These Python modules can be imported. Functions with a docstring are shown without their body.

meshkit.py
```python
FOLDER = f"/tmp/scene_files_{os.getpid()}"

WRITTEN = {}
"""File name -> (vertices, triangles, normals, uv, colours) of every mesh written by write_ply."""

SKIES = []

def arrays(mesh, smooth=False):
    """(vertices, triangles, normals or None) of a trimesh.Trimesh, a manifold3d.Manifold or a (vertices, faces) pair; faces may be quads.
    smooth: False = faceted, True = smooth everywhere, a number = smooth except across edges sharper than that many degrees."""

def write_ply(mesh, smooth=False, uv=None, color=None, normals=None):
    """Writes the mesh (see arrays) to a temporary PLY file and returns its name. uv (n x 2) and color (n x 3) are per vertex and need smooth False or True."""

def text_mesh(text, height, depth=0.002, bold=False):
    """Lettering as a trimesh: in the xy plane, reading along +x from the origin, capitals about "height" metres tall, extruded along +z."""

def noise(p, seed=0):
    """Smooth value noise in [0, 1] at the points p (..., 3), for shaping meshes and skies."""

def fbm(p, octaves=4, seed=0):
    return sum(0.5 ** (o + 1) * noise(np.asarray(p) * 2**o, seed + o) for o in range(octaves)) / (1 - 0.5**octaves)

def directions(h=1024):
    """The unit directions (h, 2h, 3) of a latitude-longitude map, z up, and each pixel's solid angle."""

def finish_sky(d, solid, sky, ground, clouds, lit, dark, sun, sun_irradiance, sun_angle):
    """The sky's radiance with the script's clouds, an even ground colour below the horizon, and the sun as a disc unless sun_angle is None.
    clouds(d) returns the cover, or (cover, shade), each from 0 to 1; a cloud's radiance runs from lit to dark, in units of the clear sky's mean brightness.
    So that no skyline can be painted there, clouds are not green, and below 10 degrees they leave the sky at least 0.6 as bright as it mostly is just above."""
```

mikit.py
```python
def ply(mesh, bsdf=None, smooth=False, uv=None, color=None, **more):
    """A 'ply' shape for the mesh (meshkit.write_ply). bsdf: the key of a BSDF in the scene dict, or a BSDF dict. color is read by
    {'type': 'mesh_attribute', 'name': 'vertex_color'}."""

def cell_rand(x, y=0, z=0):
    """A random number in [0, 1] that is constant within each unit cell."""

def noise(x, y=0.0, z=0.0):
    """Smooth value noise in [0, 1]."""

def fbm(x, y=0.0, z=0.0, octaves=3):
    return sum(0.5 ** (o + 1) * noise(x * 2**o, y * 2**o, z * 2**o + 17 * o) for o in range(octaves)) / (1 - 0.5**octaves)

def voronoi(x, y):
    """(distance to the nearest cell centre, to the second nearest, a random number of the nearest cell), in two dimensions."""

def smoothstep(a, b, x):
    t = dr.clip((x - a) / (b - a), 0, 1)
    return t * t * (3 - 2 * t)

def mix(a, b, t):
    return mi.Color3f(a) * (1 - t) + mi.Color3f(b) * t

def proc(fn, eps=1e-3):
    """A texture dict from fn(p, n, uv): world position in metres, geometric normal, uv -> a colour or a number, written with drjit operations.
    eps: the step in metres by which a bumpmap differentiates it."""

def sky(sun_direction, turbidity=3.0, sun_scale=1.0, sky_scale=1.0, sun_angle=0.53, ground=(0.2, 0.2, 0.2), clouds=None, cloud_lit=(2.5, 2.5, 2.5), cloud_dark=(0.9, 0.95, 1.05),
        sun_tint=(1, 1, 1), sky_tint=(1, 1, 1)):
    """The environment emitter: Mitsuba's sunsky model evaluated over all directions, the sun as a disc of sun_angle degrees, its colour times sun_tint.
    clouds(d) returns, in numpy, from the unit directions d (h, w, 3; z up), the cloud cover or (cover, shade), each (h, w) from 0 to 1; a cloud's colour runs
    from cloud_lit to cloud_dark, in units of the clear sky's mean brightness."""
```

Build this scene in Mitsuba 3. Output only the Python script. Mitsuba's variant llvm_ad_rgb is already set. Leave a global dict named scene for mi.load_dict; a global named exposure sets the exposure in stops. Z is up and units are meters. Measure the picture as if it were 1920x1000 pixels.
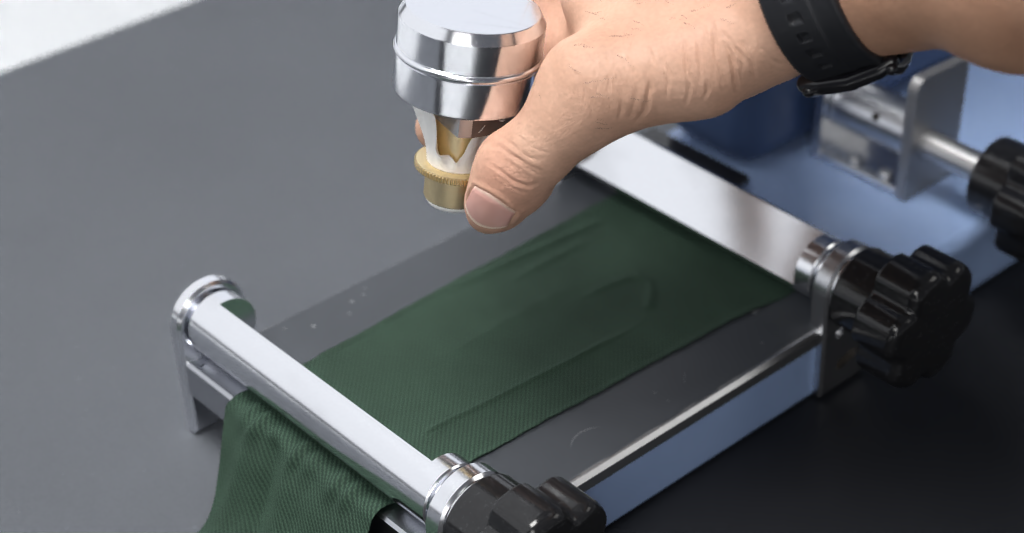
import math, random
import numpy as np, trimesh, drjit as dr, mitsuba as mi, mikit, meshkit
import manifold3d as m3
from manifold3d import Manifold, CrossSection
random.seed(7); rng = np.random.default_rng(7)
T = mi.ScalarTransform4f
scene, labels = {}, {}

# ---------------------------------------------------------------- camera (built in millimetres, scaled to metres)
EYE = np.array([-255.3, -340.86, 345.0])
FWD = np.array([0.55136271, 0.61087573, -0.56818131])
UP = np.array([0.38666689, 0.41636852, 0.82287664])          # the camera's own up, with its half degree of roll
FWD /= np.linalg.norm(FWD)
scene['camera'] = {'type': 'thinlens', 'fov': math.degrees(2 * math.atan(960 / 3612.5)), 'fov_axis': 'x',
                   'to_world': T().look_at(origin=list(EYE * .001), target=list((EYE + FWD * 500) * .001), up=list(UP)),
                   'aperture_radius': 0.0036, 'focus_distance': 0.497, 'near_clip': 0.02, 'far_clip': 20.0}
exposure = 0.0

# ---------------------------------------------------------------- light: a dim white room, a big softbox above and to the left
scene['room_light'] = {'type': 'constant', 'radiance': {'type': 'rgb', 'value': [0.11, 0.115, 0.13]}}


def lamp(name, pos, target, w, h, rad):
    to = T().look_at(origin=[v * .001 for v in pos], target=[v * .001 for v in target], up=[0, 0, 1]) @ T().scale([w * .0005, h * .0005, 1])
    scene[name] = {'type': 'rectangle', 'to_world': to, 'emitter': {'type': 'area', 'radiance': {'type': 'rgb', 'value': rad}}}


lamp('softbox', (-500, 915, 895), (60, 0, 60), 2600, 1900, [.92, .94, .98])
labels['softbox'] = {'label': 'large white softbox lamp above the left side of the table', 'category': 'lamp'}
lamp('ceiling_softbox', (-200, 60, 1080), (60, 0, 0), 460, 460, [21.0, 20.8, 20.4])
labels['ceiling_softbox'] = {'label': 'square softbox lamp hanging overhead', 'category': 'lamp'}
lamp('rear_softbox', (1150, 1150, 850), (100, 0, 100), 1800, 1300, [.92, .95, 1.02])
labels['rear_softbox'] = {'label': 'wide softbox lamp behind the machine', 'category': 'lamp'}
lamp('front_fill_softbox', (-720, -560, 720), (40, -20, 60), 460, 460, [4.6, 4.55, 4.45])  # unseen fill lamp, added to brighten the hand, cotton and cloth flap
labels['front_fill_softbox'] = {'label': 'square softbox lamp added as fill in front of the machine, left of the viewer', 'category': 'lamp'}
lamp('side_softbox', (900, -900, 880), (80, -40, 0), 500, 600, [1.9, 1.87, 1.8])
labels['side_softbox'] = {'label': 'small softbox lamp behind the right side of the machine', 'category': 'lamp'}
lamp('strip_light', (-800, -1020, 350), (32, -8, 110), 90, 1500, [6.0, 6.0, 6.0])
labels['strip_light'] = {'label': 'tall narrow strip lamp standing in front of the table', 'category': 'lamp'}

# ---------------------------------------------------------------- materials


def rgb(*c):
    return {'type': 'rgb', 'value': list(c)}


def principled(color, rough, metallic=0.0, spec=0.5, **k):
    c = rgb(*color) if isinstance(color, (tuple, list)) else color
    return {'type': 'principled', 'base_color': c, 'roughness': rough, 'metallic': metallic, 'specular': spec, **k}


def bump(inner, fn, eps=2e-4, scale=1.0):
    return {'type': 'bumpmap', 'arbitrary': mikit.proc(fn, eps), 'scale': scale, 'bsdf': inner}


def twosided(b):
    return {'type': 'twosided', 'bsdf': b}


def metal(color, alpha):
    return {'type': 'roughconductor', 'material': 'none', 'specular_reflectance': rgb(*color) if isinstance(color, tuple) else color, 'alpha': alpha, 'distribution': 'ggx'}


N, F, SS, MIX = mikit.noise, mikit.fbm, mikit.smoothstep, mikit.mix
scene['chrome'] = twosided(bump(metal(mikit.proc(lambda p, n, uv: mi.Color3f(.86, .87, .90) * (1 - .14 * SS(.45, .8, F(p.x * 70, p.y * 45, p.z * 70, octaves=3)))), .03), lambda p, n, uv: F(p.x * 300, p.y * 40, p.z * 300, octaves=2) * 2.2e-6, 1e-4))
scene['steel'] = twosided(metal((.60, .60, .61), .16))
scene['satin_steel'] = twosided(metal((.58, .59, .61), .07))
scene['rail_steel'] = twosided(metal((.62, .625, .64), .13))
scene['dark_chrome'] = twosided(metal((.50, .51, .54), .06))
scene['mirror_steel'] = twosided(metal((.70, .71, .73), .045))
scene['drum_steel'] = twosided(metal((.62, .64, .68), .09))
scene['dull_steel'] = twosided(metal((.42, .42, .43), .30))
scene['brass'] = twosided(bump(metal((.95, .77, .46), .15), lambda p, n, uv: F(p.x * 900, p.y * 900, p.z * 900, octaves=2) * 3e-6, 1e-4))
scene['blue_paint'] = twosided(bump(principled(mikit.proc(lambda p, n, uv: MIX((.26, .36, .585), (.285, .39, .615), F(p.x * 60, p.y * 60, p.z * 60))), .2, spec=.6), lambda p, n, uv: F(p.x * 420, p.y * 420, p.z * 420, octaves=2) * 1.6e-5, 2e-4))
scene['shaded_blue_paint'] = twosided(principled((.045, .075, .16), .35, spec=.4))  # blue darkened: the shade on the housing is put into its colour
scene['black_plastic'] = twosided(principled(mikit.proc(lambda p, n, uv: MIX((.010, .010, .011), (.022, .023, .025), SS(.62, .8, F(p.x * 900, p.y * 900, p.z * 900)))), .14, spec=.5))
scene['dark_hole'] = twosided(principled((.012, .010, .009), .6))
scene['rust_steel'] = twosided(principled((.16, .12, .08), .5, .6))


def arc(p):
    # a curved scuff and two short scratches worn into the sheet
    x, y = p.x * 1000, p.y * 1000
    r = dr.sqrt(dr.square(x - 38.5) + dr.square(y + 52.5))
    a = dr.exp(-dr.square((r - 9.0) / .22)) * SS(-.2, .3, y + 48.5) * SS(1.0, .4, dr.abs(x - 38.0) / 7) * .7
    b = dr.exp(-dr.square((y + 46 - .9 * (x - 78)) / .2)) * SS(2.2, 1.4, dr.abs(x - 78)) * .35
    return a + b


def sheet_color(p, n, uv):
    t = F(p.x * 25, p.y * 25, 0, octaves=4)
    c = MIX((.036, .0405, .048), (.051, .057, .066), t)
    fleck = SS(.90, .94, N(p.x * 420, p.y * 420, 3.0)) * SS(.6, .75, N(p.x * 60, p.y * 60, 9.0)) + arc(p)
    c = MIX(c, (.30, .31, .32), fleck * .5)
    edge = SS(.0555, .0572, dr.abs(p.y)) * SS(.45, .75, N(p.x * 130, p.y * 40, 5.0))
    return MIX(c, (.42, .42, .42), edge * .75)


scene['grey_sheet'] = twosided(bump(principled(mikit.proc(sheet_color), .42, spec=.45), lambda p, n, uv: F(p.x * 2500, p.y * 2500, p.z * 2500, octaves=2) * 3e-5, 1e-4))


def mat_color(p, n, uv):
    return MIX((.092, .099, .112), (.106, .114, .128), F(p.x * 14, p.y * 14, 0, octaves=4)) * (0.95 + .10 * N(p.x * 1800, p.y * 1800, 0)) * (1 + .22 * SS(.965, .975, N(p.x * 330, p.y * 330, 8.0)) - .05 * SS(.55, .75, F(p.x * 9 + 3 * p.y, p.y * 5, 2.0)))


scene['grey_mat_finish'] = twosided(principled(mikit.proc(mat_color), .75, spec=.22))
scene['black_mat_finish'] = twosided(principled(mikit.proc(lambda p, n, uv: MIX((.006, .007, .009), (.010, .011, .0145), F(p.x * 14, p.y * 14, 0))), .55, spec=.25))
scene['grey_floor'] = twosided(principled((.30, .30, .31), .6, spec=.3))
scene['white_table_finish'] = twosided(principled((.56, .575, .59), .5, spec=.3))


# knitted cloth: uv in millimetres (along, across); a diagonal lattice of little loops
def loops(uv):
    a, b = (uv.x + uv.y) / 1.7, (uv.x - uv.y) / 1.7
    rib = .5 + .5 * dr.cos(2 * math.pi * a)
    row = dr.floor(a)
    dot = .5 + .5 * dr.cos(2 * math.pi * (b + .5 * (row - 2 * dr.floor(row / 2))))
    return rib, dot


def cloth_height(p, n, uv):
    rib, dot = loops(uv)
    return (rib * .3 + rib * dot * .7) * 2.6e-4 + 4e-5 * F(uv.x * 3, uv.y * 3, 0, octaves=2)


def cloth_color(p, n, uv):
    rib, dot = loops(uv)
    t = rib * .3 + rib * dot * .7
    c = MIX((.014, .032, .021), (.052, .093, .064), t)
    return c * (.86 + .28 * F(uv.x * .12, uv.y * .12, 4.0, octaves=3))


scene['green_knit'] = twosided(bump(principled(mikit.proc(cloth_color), .8, spec=.25, sheen=.35), cloth_height, 1e-4))
scene['white_cotton'] = twosided(bump({'type': 'diffuse', 'reflectance': rgb(.89, .885, .87)}, lambda p, n, uv: F(p.x * 2600, p.y * 2600, p.z * 2600, octaves=2) * 5e-5, 1e-4))
scene['strap_rubber'] = twosided(principled((.010, .011, .014), .48, spec=.4))
scene['gloss_black'] = twosided(principled((.007, .007, .009), .16, spec=.5))


def skin_color(p, n, uv):
    m = F(p.x * 90, p.y * 90, p.z * 90, octaves=4)
    c = MIX((.45, .252, .170), (.60, .375, .270), m)
    red = SS(.50, .75, F(p.x * 38 + 9, p.y * 38, p.z * 38, octaves=2))
    c = MIX(c, (.54, .27, .19), red * .32)
    ip = dr.sqrt(dr.square(p.x - .0205) + dr.square(p.y + .0345) + dr.square(p.z - .0905))
    c = MIX(c, (.52, .235, .165), SS(.012, .004, ip) * .40)
    tan_and_shade = SS(.160, .176, p.x * .3896 - p.y * .7825 + p.z * .4857)          # the forearm's tan, with the shade on it painted in too
    c = c * (1 - tan_and_shade * mi.Color3f(.36, .41, .46))
    return c * (.94 + .12 * N(p.x * 1400, p.y * 1400, p.z * 1400))


def skin_height(p, n, uv):
    # the fine net of skin lines, drawn out round the limb, and pores
    a = F(p.x * 1100, p.y * 1900 + p.z * 250, p.z * 1300, octaves=3)
    b = dr.abs(N(p.x * 800 + p.z * 900, p.y * 1100, p.z * 800 - p.x * 500) - .5)
    return a * 7.5e-5 + SS(0, .16, b) * 7e-5


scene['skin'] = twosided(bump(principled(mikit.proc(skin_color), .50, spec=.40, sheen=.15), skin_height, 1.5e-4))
scene['nail'] = twosided(principled(mikit.proc(lambda p, n, uv: MIX(MIX((.60, .31, .26), (.64, .37, .31), F(p.x * 250, p.y * 250, p.z * 250)), (.74, .60, .48), SS(.88, .95, uv.y) + SS(.10, .02, uv.y) * .6)), .24, spec=.55))

# ---------------------------------------------------------------- helpers


def to_tri(m):
    if isinstance(m, Manifold):
        q = m.to_mesh()
        return trimesh.Trimesh(np.array(q.vert_properties[:, :3], float), np.array(q.tri_verts), process=False)
    return m


def numbered(key):
    if not any(k == key or k.startswith(key + '__') for k in scene) and key not in labels:
        return key
    i = 1
    while any(k == f'{key}_{i:03d}' or k.startswith(f'{key}_{i:03d}__') for k in scene) or f'{key}_{i:03d}' in labels:
        i += 1
    return f'{key}_{i:03d}'


def add(name, mesh, bsdf, parent=None, smooth=30, uv=None, label=None):
    key = numbered(name if parent is None else parent + '__' + name)
    m = to_tri(mesh)
    m = trimesh.Trimesh(np.asarray(m.vertices) * .001, np.asarray(m.faces), process=False)
    scene[key] = mikit.ply(m, bsdf, smooth, uv=uv)
    if label:
        labels[key] = {'label': label}
    return key


def tag(key, label, category=None, group=None, kind=None):
    labels[key] = {k: v for k, v in (('label', label), ('category', category), ('group', group), ('kind', kind)) if v}
    return key


def bar(x0, x1, y0, y1, z0, z1, c, axis):
    """A bar with flat 45 degree chamfers c along its length (axis 'x' or 'y')."""
    if axis == 'x':
        ring = [(y0 + c, z0), (y1 - c, z0), (y1, z0 + c), (y1, z1 - c), (y1 - c, z1), (y0 + c, z1), (y0, z1 - c), (y0, z0 + c)]
        return Manifold.hull_points(np.array([(x, p, q) for x in (x0, x1) for p, q in ring]))
    ring = [(x0 + c, z0), (x1 - c, z0), (x1, z0 + c), (x1, z1 - c), (x1 - c, z1), (x0 + c, z1), (x0, z1 - c), (x0, z0 + c)]
    return Manifold.hull_points(np.array([(p, y, q) for y in (y0, y1) for p, q in ring]))


def box(x0, x1, y0, y1, z0, z1, r=0.0):
    if r <= 0:
        return Manifold.cube([x1 - x0, y1 - y0, z1 - z0]).translate([x0, y0, z0])
    s = [Manifold.sphere(r, 16).translate([x, y, z]) for x in (x0 + r, x1 - r) for y in (y0 + r, y1 - r) for z in (z0 + r, z1 - r)]
    return Manifold.batch_hull(s)


def lathe(profile, seg=128):
    """profile: (r, z) from bottom to top, about z."""
    return trimesh.creation.revolve(np.array(profile, float), sections=seg)


def cyl_y(r, y0, y1, x, z, seg=96, ch=0.0):
    """A cylinder along y, with chamfered ends."""
    prof = [(0, y0), (r - ch, y0), (r, y0 + ch), (r, y1 - ch), (r - ch, y1), (0, y1)] if ch else [(0, y0), (r, y0), (r, y1), (0, y1)]
    m = Manifold.revolve(CrossSection([np.array(prof)]), seg)
    return m.rotate([-90, 0, 0]).translate([x, 0, z])


def place(m, origin, ex, ey, ez):
    m = to_tri(m).copy()
    m.vertices = np.asarray(m.vertices) @ np.stack([ex, ey, ez]) + np.asarray(origin)
    return m


def grid_faces(n, m):
    i, j = np.meshgrid(np.arange(n - 1), np.arange(m - 1), indexing='ij')
    a = (i * m + j).ravel()
    return np.vstack([np.stack([a, a + m, a + m + 1], 1), np.stack([a, a + m + 1, a + 1], 1)])


# ---------------------------------------------------------------- the setting
TZ = -27.0
tag(add('floor', box(-4000, 5000, -4000, 5000, -860, -800), 'grey_floor', smooth=False), 'grey floor', kind='structure')
tag(add('white_table', box(-660, 1900, -900, 1700, TZ - 40, TZ - 4, 3), 'white_table_finish'), 'white table top', kind='structure')
tag(add('grey_mat', box(-640, 900, -12, 299.5, TZ - 3.9, TZ, .8), 'grey_mat_finish'), 'dark grey mat', kind='structure')
tag(add('black_mat', box(-225, 900, -520, -13, TZ - 3.9, TZ - .05, .8) + box(-620, -240, -95, -13, TZ - 3.9, TZ - .05, .8), 'black_mat_finish'), 'black mat with an unseen strip added in front for reflections', kind='structure')  # second box: unseen strip added to put a dark band in the weight

# ---------------------------------------------------------------- the rubbing tester
MACH = 'rubbing_tester'
labels[MACH] = {'label': 'blue painted cloth rubbing tester with chrome clamp rods and black star knobs on the table', 'category': 'testing machine'}
body = add('base', box(-1, 420, -56.4, 56, TZ + .3, -6.1, 2.0) + box(148.5, 520, -57, 57.4, TZ + .3, -.3, 5.0), 'blue_paint', MACH)
add('housing', box(172, 430, 14.3, 57, .2, 260, 11), 'shaded_blue_paint', MACH, label='blue upright housing behind the far clamp, its shade painted in')
add('rear_gap_strip', box(150, 171, 12, 57.2, 0.3, 3.0, .8), 'black_plastic', MACH)
tray = add('bed_tray', bar(-1.5, 148, -58.2, 57.6, -6.3, -.25, 1.2, 'x'), 'rail_steel', MACH, label='polished steel tray edge along the bed')
add('bed_sheet', box(-1.2, 147.6, -56.3, 56.3, -.95, 0, .35), 'grey_sheet', MACH, label='worn dark grey sheet on the bed under the cloth')

ROD_Z = 12.0


def stadium(x, y0, y1, zbot, w=12.2, ch=.9):
    """The upright end plate of a clamp: round at the top about the rod's axis."""
    def slab(off, y):
        pts = [(x + (w - off) * math.cos(a), ROD_Z + (w - off) * math.sin(a)) for a in np.linspace(0, math.pi, 40)]
        pts += [(x - w + off + 1.6, zbot + off), (x + w - off - 1.6, zbot + off)]
        return [(px, y, pz) for px, pz in pts]
    return Manifold.hull_points(np.array(slab(ch, y0) + slab(0, y0 + ch) + slab(0, y1 - ch) + slab(ch, y1)))


def star_knob(seed):
    """A six-lobed knob about +z: hub from 0 to 14, star from 14 to 30."""
    th = np.linspace(0, 2 * math.pi, 280, endpoint=False)
    c = .5 - .5 * np.cos(6 * th + seed)
    rad = 20.6 - 3.7 * c ** 2.6
    layers = [(z + 3.2, s_, o) for z, s_, o in [(10.6, .60, 0), (10.8, 1, -1.6), (11.4, 1, -.5), (12.2, 1, 0), (23.2, 1, 0), (24.6, 1, -.35), (25.8, 1, -1.1), (26.6, 1, -2.3), (27.0, 1, -3.8), (27.25, .62, -3.8), (27.4, .3, -3.8)]]
    V = [np.stack([(rad + o) * s * np.cos(th), (rad + o) * s * np.sin(th), np.full_like(th, z)], 1) for z, s, o in layers]
    n = len(th)
    verts = np.vstack(V + [[[0, 0, 13.8]], [[0, 0, 30.65]]])
    fs = []
    for k in range(len(layers) - 1):
        a = np.arange(n) + k * n
        b = (np.arange(n) + 1) % n + k * n
        fs += [np.stack([a, b, b + n], 1), np.stack([a, b + n, a + n], 1)]
    k0, k1 = len(layers) * n, len(layers) * n + 1
    a, b = np.arange(n), (np.arange(n) + 1) % n
    fs += [np.stack([b, a, np.full(n, k0)], 1), np.stack([a + (len(layers) - 1) * n, b + (len(layers) - 1) * n, np.full(n, k1)], 1)]
    star = trimesh.Trimesh(verts, np.vstack(fs), process=False)
    hub = lathe([(0, 0), (11.6, 0), (12.9, .6), (13.1, 1.2), (13.1, 13.9), (0, 13.9)], 96)
    return hub, star


def add_knob(parent, x, y, z, seed, name='star_knob', label=None):
    hub, star = star_knob(seed)
    E = ([1, 0, 0], [0, 0, 1], [0, -1, 0])
    k = add(name, place(star, (x, y, z), *E), 'black_plastic', parent, 35, label=label)
    if k.count('__') < 2:
        add('hub', place(hub, (x, y, z), *E), 'black_plastic', k, 35)
    return k


def clamp(name, x, flat_angle, label, near, flat_at=4.5):
    """rod with a milled flat between two end plates; the rod is the clamp's own mesh"""
    y0, y1 = -50.6, 55.6
    rod = cyl_y(10.0, y0, y1, x, ROD_Z, 160, .5)
    nx, nz = math.cos(flat_angle), math.sin(flat_angle)
    cut = Manifold.cube([40, y1 - y0 - 12.0, 60]).translate([flat_at, y0 + 6.0, -30]).rotate([0, -math.degrees(flat_angle), 0]).translate([x, 0, ROD_Z])
    rod = rod - cut
    key = add(name, rod, 'chrome', MACH, 25, label=label)
    for a, b in ((y0 - 2.6, y0 + 1), (y1 - 1, y1 + 2.6)):
        add('neck', cyl_y(7.2, a, b, x, ROD_Z), 'chrome', key)
    for a, b in ((y0 - 8.8, y0 - 2.3), (y1 + 1.3, y1 + 6.4)):
        e = stadium(x, a, b, TZ + 1.0)
        if a < 0 and not near:
            hole = Manifold.hull(cyl_y(1.9, a - 5, b - 3, x - 2, -17) + cyl_y(1.9, a - 5, b - 3, x + 3.5, -15.5))
            e = e - hole - cyl_y(1.7, a - 5, b - 3, x - 4.5, -4)
        add('end_plate', e, 'satin_steel' if (a < 0 and not near) else 'chrome', key, 25)
    add('collar', cyl_y(11.2, y0 - 9.8, y0 - 8.6, x, ROD_Z, ch=.3), 'chrome', key)
    hub, star = star_knob(2.2 if near else 1.2)
    E = ([1, 0, 0], [0, 0, 1], [0, -1, 0])
    add('star_knob', place(star, (x, y0 - 9.8, ROD_Z), *E), 'black_plastic', key, 35)
    add('knob_hub', place(hub, (x, y0 - 9.8, ROD_Z), *E), 'black_plastic', key, 35)
    if near:
        add('lower_bar', bar(x - 11.0, x + 9, y0 - 2.3, y1 + 2.3, -11.0, 1.2, .9, 'y'), 'dark_chrome', key)
    else:
        add('slot_stain', Manifold.hull(cyl_y(1.7, y0 - 6, y0 - 4, x - 2, -17) + cyl_y(1.7, y0 - 6, y0 - 4, x + 3.5, -15.5)), 'rust_steel', key)
    return key


NX, FX = -14.4, 136.5
clamp('near_clamp', NX, math.radians(25), 'near chrome clamp rod across the lower left of the bed', True, 2.5)
clamp('far_clamp', FX, math.radians(135), 'far chrome clamp rod with its wide flat facing up', False)

# the upright bracket behind, its shaft and second knob
br = add('bracket', box(200, 226, -29.6, 9.4, -.2, 3.2, .9), 'mirror_steel', MACH, 30, label='polished steel bracket with two upright cheeks behind the far clamp')
for n_, (ya, yb) in enumerate(((-30.2, -26.4), (6.4, 9.8))):
    slab = Manifold.batch_hull([Manifold.cylinder(yb - ya, .9, .9, 24).rotate([90, 0, 0]).translate([x, yb, z]) for x, z in ((200.4, .8), (225.6, .8), (225.6, 43))] + [Manifold.cylinder(yb - ya, 4.5, 4.5, 40).rotate([90, 0, 0]).translate([204.0, yb, 40.5])])
    add('cheek', slab, 'dull_steel' if n_ == 0 else 'mirror_steel', br, 30)
drum = cyl_y(9.2, -26.0, 6.2, 211.5, 19.0, ch=.6) - Manifold.cylinder(8, 1.5, 1.5, 32).rotate([0, -62, 0]).translate([206.0, -12.5, 22])
add('drum', drum, 'drum_steel', br, 30, label='steel drum with a small set screw hole between the cheeks')
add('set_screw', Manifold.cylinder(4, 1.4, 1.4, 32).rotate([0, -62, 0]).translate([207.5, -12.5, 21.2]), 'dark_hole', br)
for bx, by in ((203.6, -6), (203.6, -19)):
    add('bolt', lathe([(0, 3.0), (2.7, 3.0), (2.7, 4.6), (2.1, 5.4), (0, 5.6)], 40).apply_translation([bx, by, 0]), 'steel', br)
sh = add('shaft', cyl_y(5.0, -58, -29.9, 208, 19.0), 'steel', MACH, 30, label='bare steel shaft between the bracket and its black knob')
hub, star = star_knob(.5)
E = ([1, 0, 0], [0, 0, 1], [0, -1, 0])
add('star_knob', place(star, (208, -55.5, 19), *E), 'black_plastic', sh, 35)
add('knob_hub', place(hub, (208, -55.5, 19), *E), 'black_plastic', sh, 35)

# ---------------------------------------------------------------- the green cloth clamped along the bed
prof = np.array([(152, .45), (124, .42), (0, .45), (-3, .9), (-6, 1.75), (-14, 1.95), (-21, 1.9), (-24.6, 2.1), (-26.9, 1.1), (-28.9, -1.8), (-32.4, -6.5), (-36, -13.5), (-40.5, -20), (-47, -24.6), (-56, -26.0), (-80, -26.3), (-130, -26.3)])
seglen = np.r_[0, np.cumsum(np.linalg.norm(np.diff(prof, axis=0), axis=1))]
from scipy.interpolate import PchipInterpolator
ns, ny = 680, 190
sv = np.linspace(0, seglen[-1], ns)
px, pz = PchipInterpolator(seglen, prof[:, 0])(sv), PchipInterpolator(seglen, prof[:, 1])(sv)
tx, tz = np.gradient(px, sv), np.gradient(pz, sv)
tl = np.hypot(tx, tz)
nxn, nzn = tz / tl, -tx / tl                 # outward: up on the bed
vv = np.linspace(-1, 1, ny)
S, V = np.meshgrid(sv, vv, indexing='ij')
X, Z = np.repeat(px[:, None], ny, 1), np.repeat(pz[:, None], ny, 1)
NXc, NZc = np.repeat(nxn[:, None], ny, 1), np.repeat(nzn[:, None], ny, 1)
up_e = np.interp(X, [-130, -60, -45, -28, 0, 127, 152], [14, 17, 21.5, 33.0, 33.9, 37.4, 38.5])
lo_e = np.interp(X, [-130, -60, -28, 0, 60, 105, 130, 152], [-36, -35, -33, -32.3, -34.6, -36.6, -39.2, -40])
up_e = up_e + .16 * np.sin(X * .21) + .12 * np.sin(X * .83 + 1)
lo_e = lo_e + .16 * np.sin(X * .17 + 2) + .1 * np.sin(X * .77)
Y = lo_e + (up_e - lo_e) * (V + 1) / 2


def g(x, s):
    return np.exp(-(x / s) ** 2)


def ramp(a, b, x):
    t = np.clip((x - a) / (b - a), 0, 1)
    return t * t * (3 - 2 * t)


onbed = ramp(2, 10, X) * ramp(127, 118, X)
H = np.zeros_like(X)


def along(poly):
    best = np.full(X.shape, 1e9)
    for (x0, y0), (x1, y1) in zip(poly[:-1], poly[1:]):
        dx, dy = x1 - x0, y1 - y0
        t = np.clip(((X - x0) * dx + (Y - y0) * dy) / (dx * dx + dy * dy), 0, 1)
        best = np.minimum(best, np.hypot(X - x0 - t * dx, Y - y0 - t * dy))
    return best


CREASE = [(-2, -14.2), (25.1, -16.1), (44.6, -17.4), (64.8, -18.8), (79.8, -19.4), (90, -18.6)]
dh = along(CREASE)
H += onbed * (.75 * g(dh, .8) + .5 * g(dh, 2.4)) * (1 - .9 * ramp(66, 90, X))     # the long pressed crease
d2 = along([(84, 2.6), (94, 1.6), (101, .2)])
d3 = along([(95, -14.8), (101, -10), (104.5, -5.5), (104, -1)])
H += onbed * (.8 * g(d2, 1.4) * ramp(80, 92, X) + 1.1 * g(d3, 1.5))             # a small pucker near the far clamp
H -= onbed * .9 * g(np.hypot((X - 97) / 1.7, Y + 5.5), 3.4)
H += onbed * .5 * g(Y - (8 + .02 * X), 2.6) * ramp(20, 45, X) * ramp(95, 70, X)
H += onbed * 1.0 * g(Y - (37.5 - X * .072), 1.5) * ramp(45, 75, X) * ramp(126, 110, X)            # ripple near the upper edge
H += onbed * .9 * g(Y - 23.8, 1.6) * ramp(70, 88, X) * ramp(112, 98, X)
edge = 1 - np.abs(V)
H += onbed * .5 * g(edge, .05)
H += onbed * .35 * (meshkit.fbm(np.stack([X / 26, Y / 17, 0 * X], -1), 3) - .5) * 2
hang = ramp(-25, -29, X)
gather = ramp(-16, -23, X) * ramp(-31.5, -26.5, X)
H += gather * (.6 * np.sin(Y * .78 + 1.3 * np.sin(Y * .31)) + .45 * np.sin(Y * .33 + 1) + .8)
H += hang * ramp(-100, -50, X) * (1.8 * g(Y - (20 + .25 * (X + 30)), 4) - 2.2 * g(Y - (10 + .35 * (X + 30)), 3.2) + 1.3 * g(Y - (2 + .6 * (X + 30)), 4))
H += hang * 2.2 * (meshkit.fbm(np.stack([X / 18, Y / 15, 0 * X + 3], -1), 3) - .5)
Zc = np.maximum(Z + NZc * H, np.where(X < -33, TZ + .5, -99))
Zc = np.where((X > 1) & (X < 130), np.maximum(Zc, .25), Zc)
top = np.stack([X + NXc * H, Y, Zc], -1).reshape(-1, 3)
fc = grid_faces(ns, ny)
nrm = trimesh.Trimesh(top, fc, process=False).vertex_normals
if nrm[:, 2].mean() < 0:
    fc = fc[:, ::-1]; nrm = -nrm
bot = top - nrm * .32
nv = len(top)
rim = np.r_[np.arange(ny), np.arange(1, ns) * ny + ny - 1, (ns - 1) * ny + np.arange(ny - 2, -1, -1), np.arange(ns - 2, 0, -1) * ny]
r2 = np.roll(rim, -1)
side_f = np.vstack([np.stack([rim, r2, r2 + nv], 1), np.stack([rim, r2 + nv, rim + nv], 1)])
uvc = np.stack([S, Y], -1).reshape(-1, 2)
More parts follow.
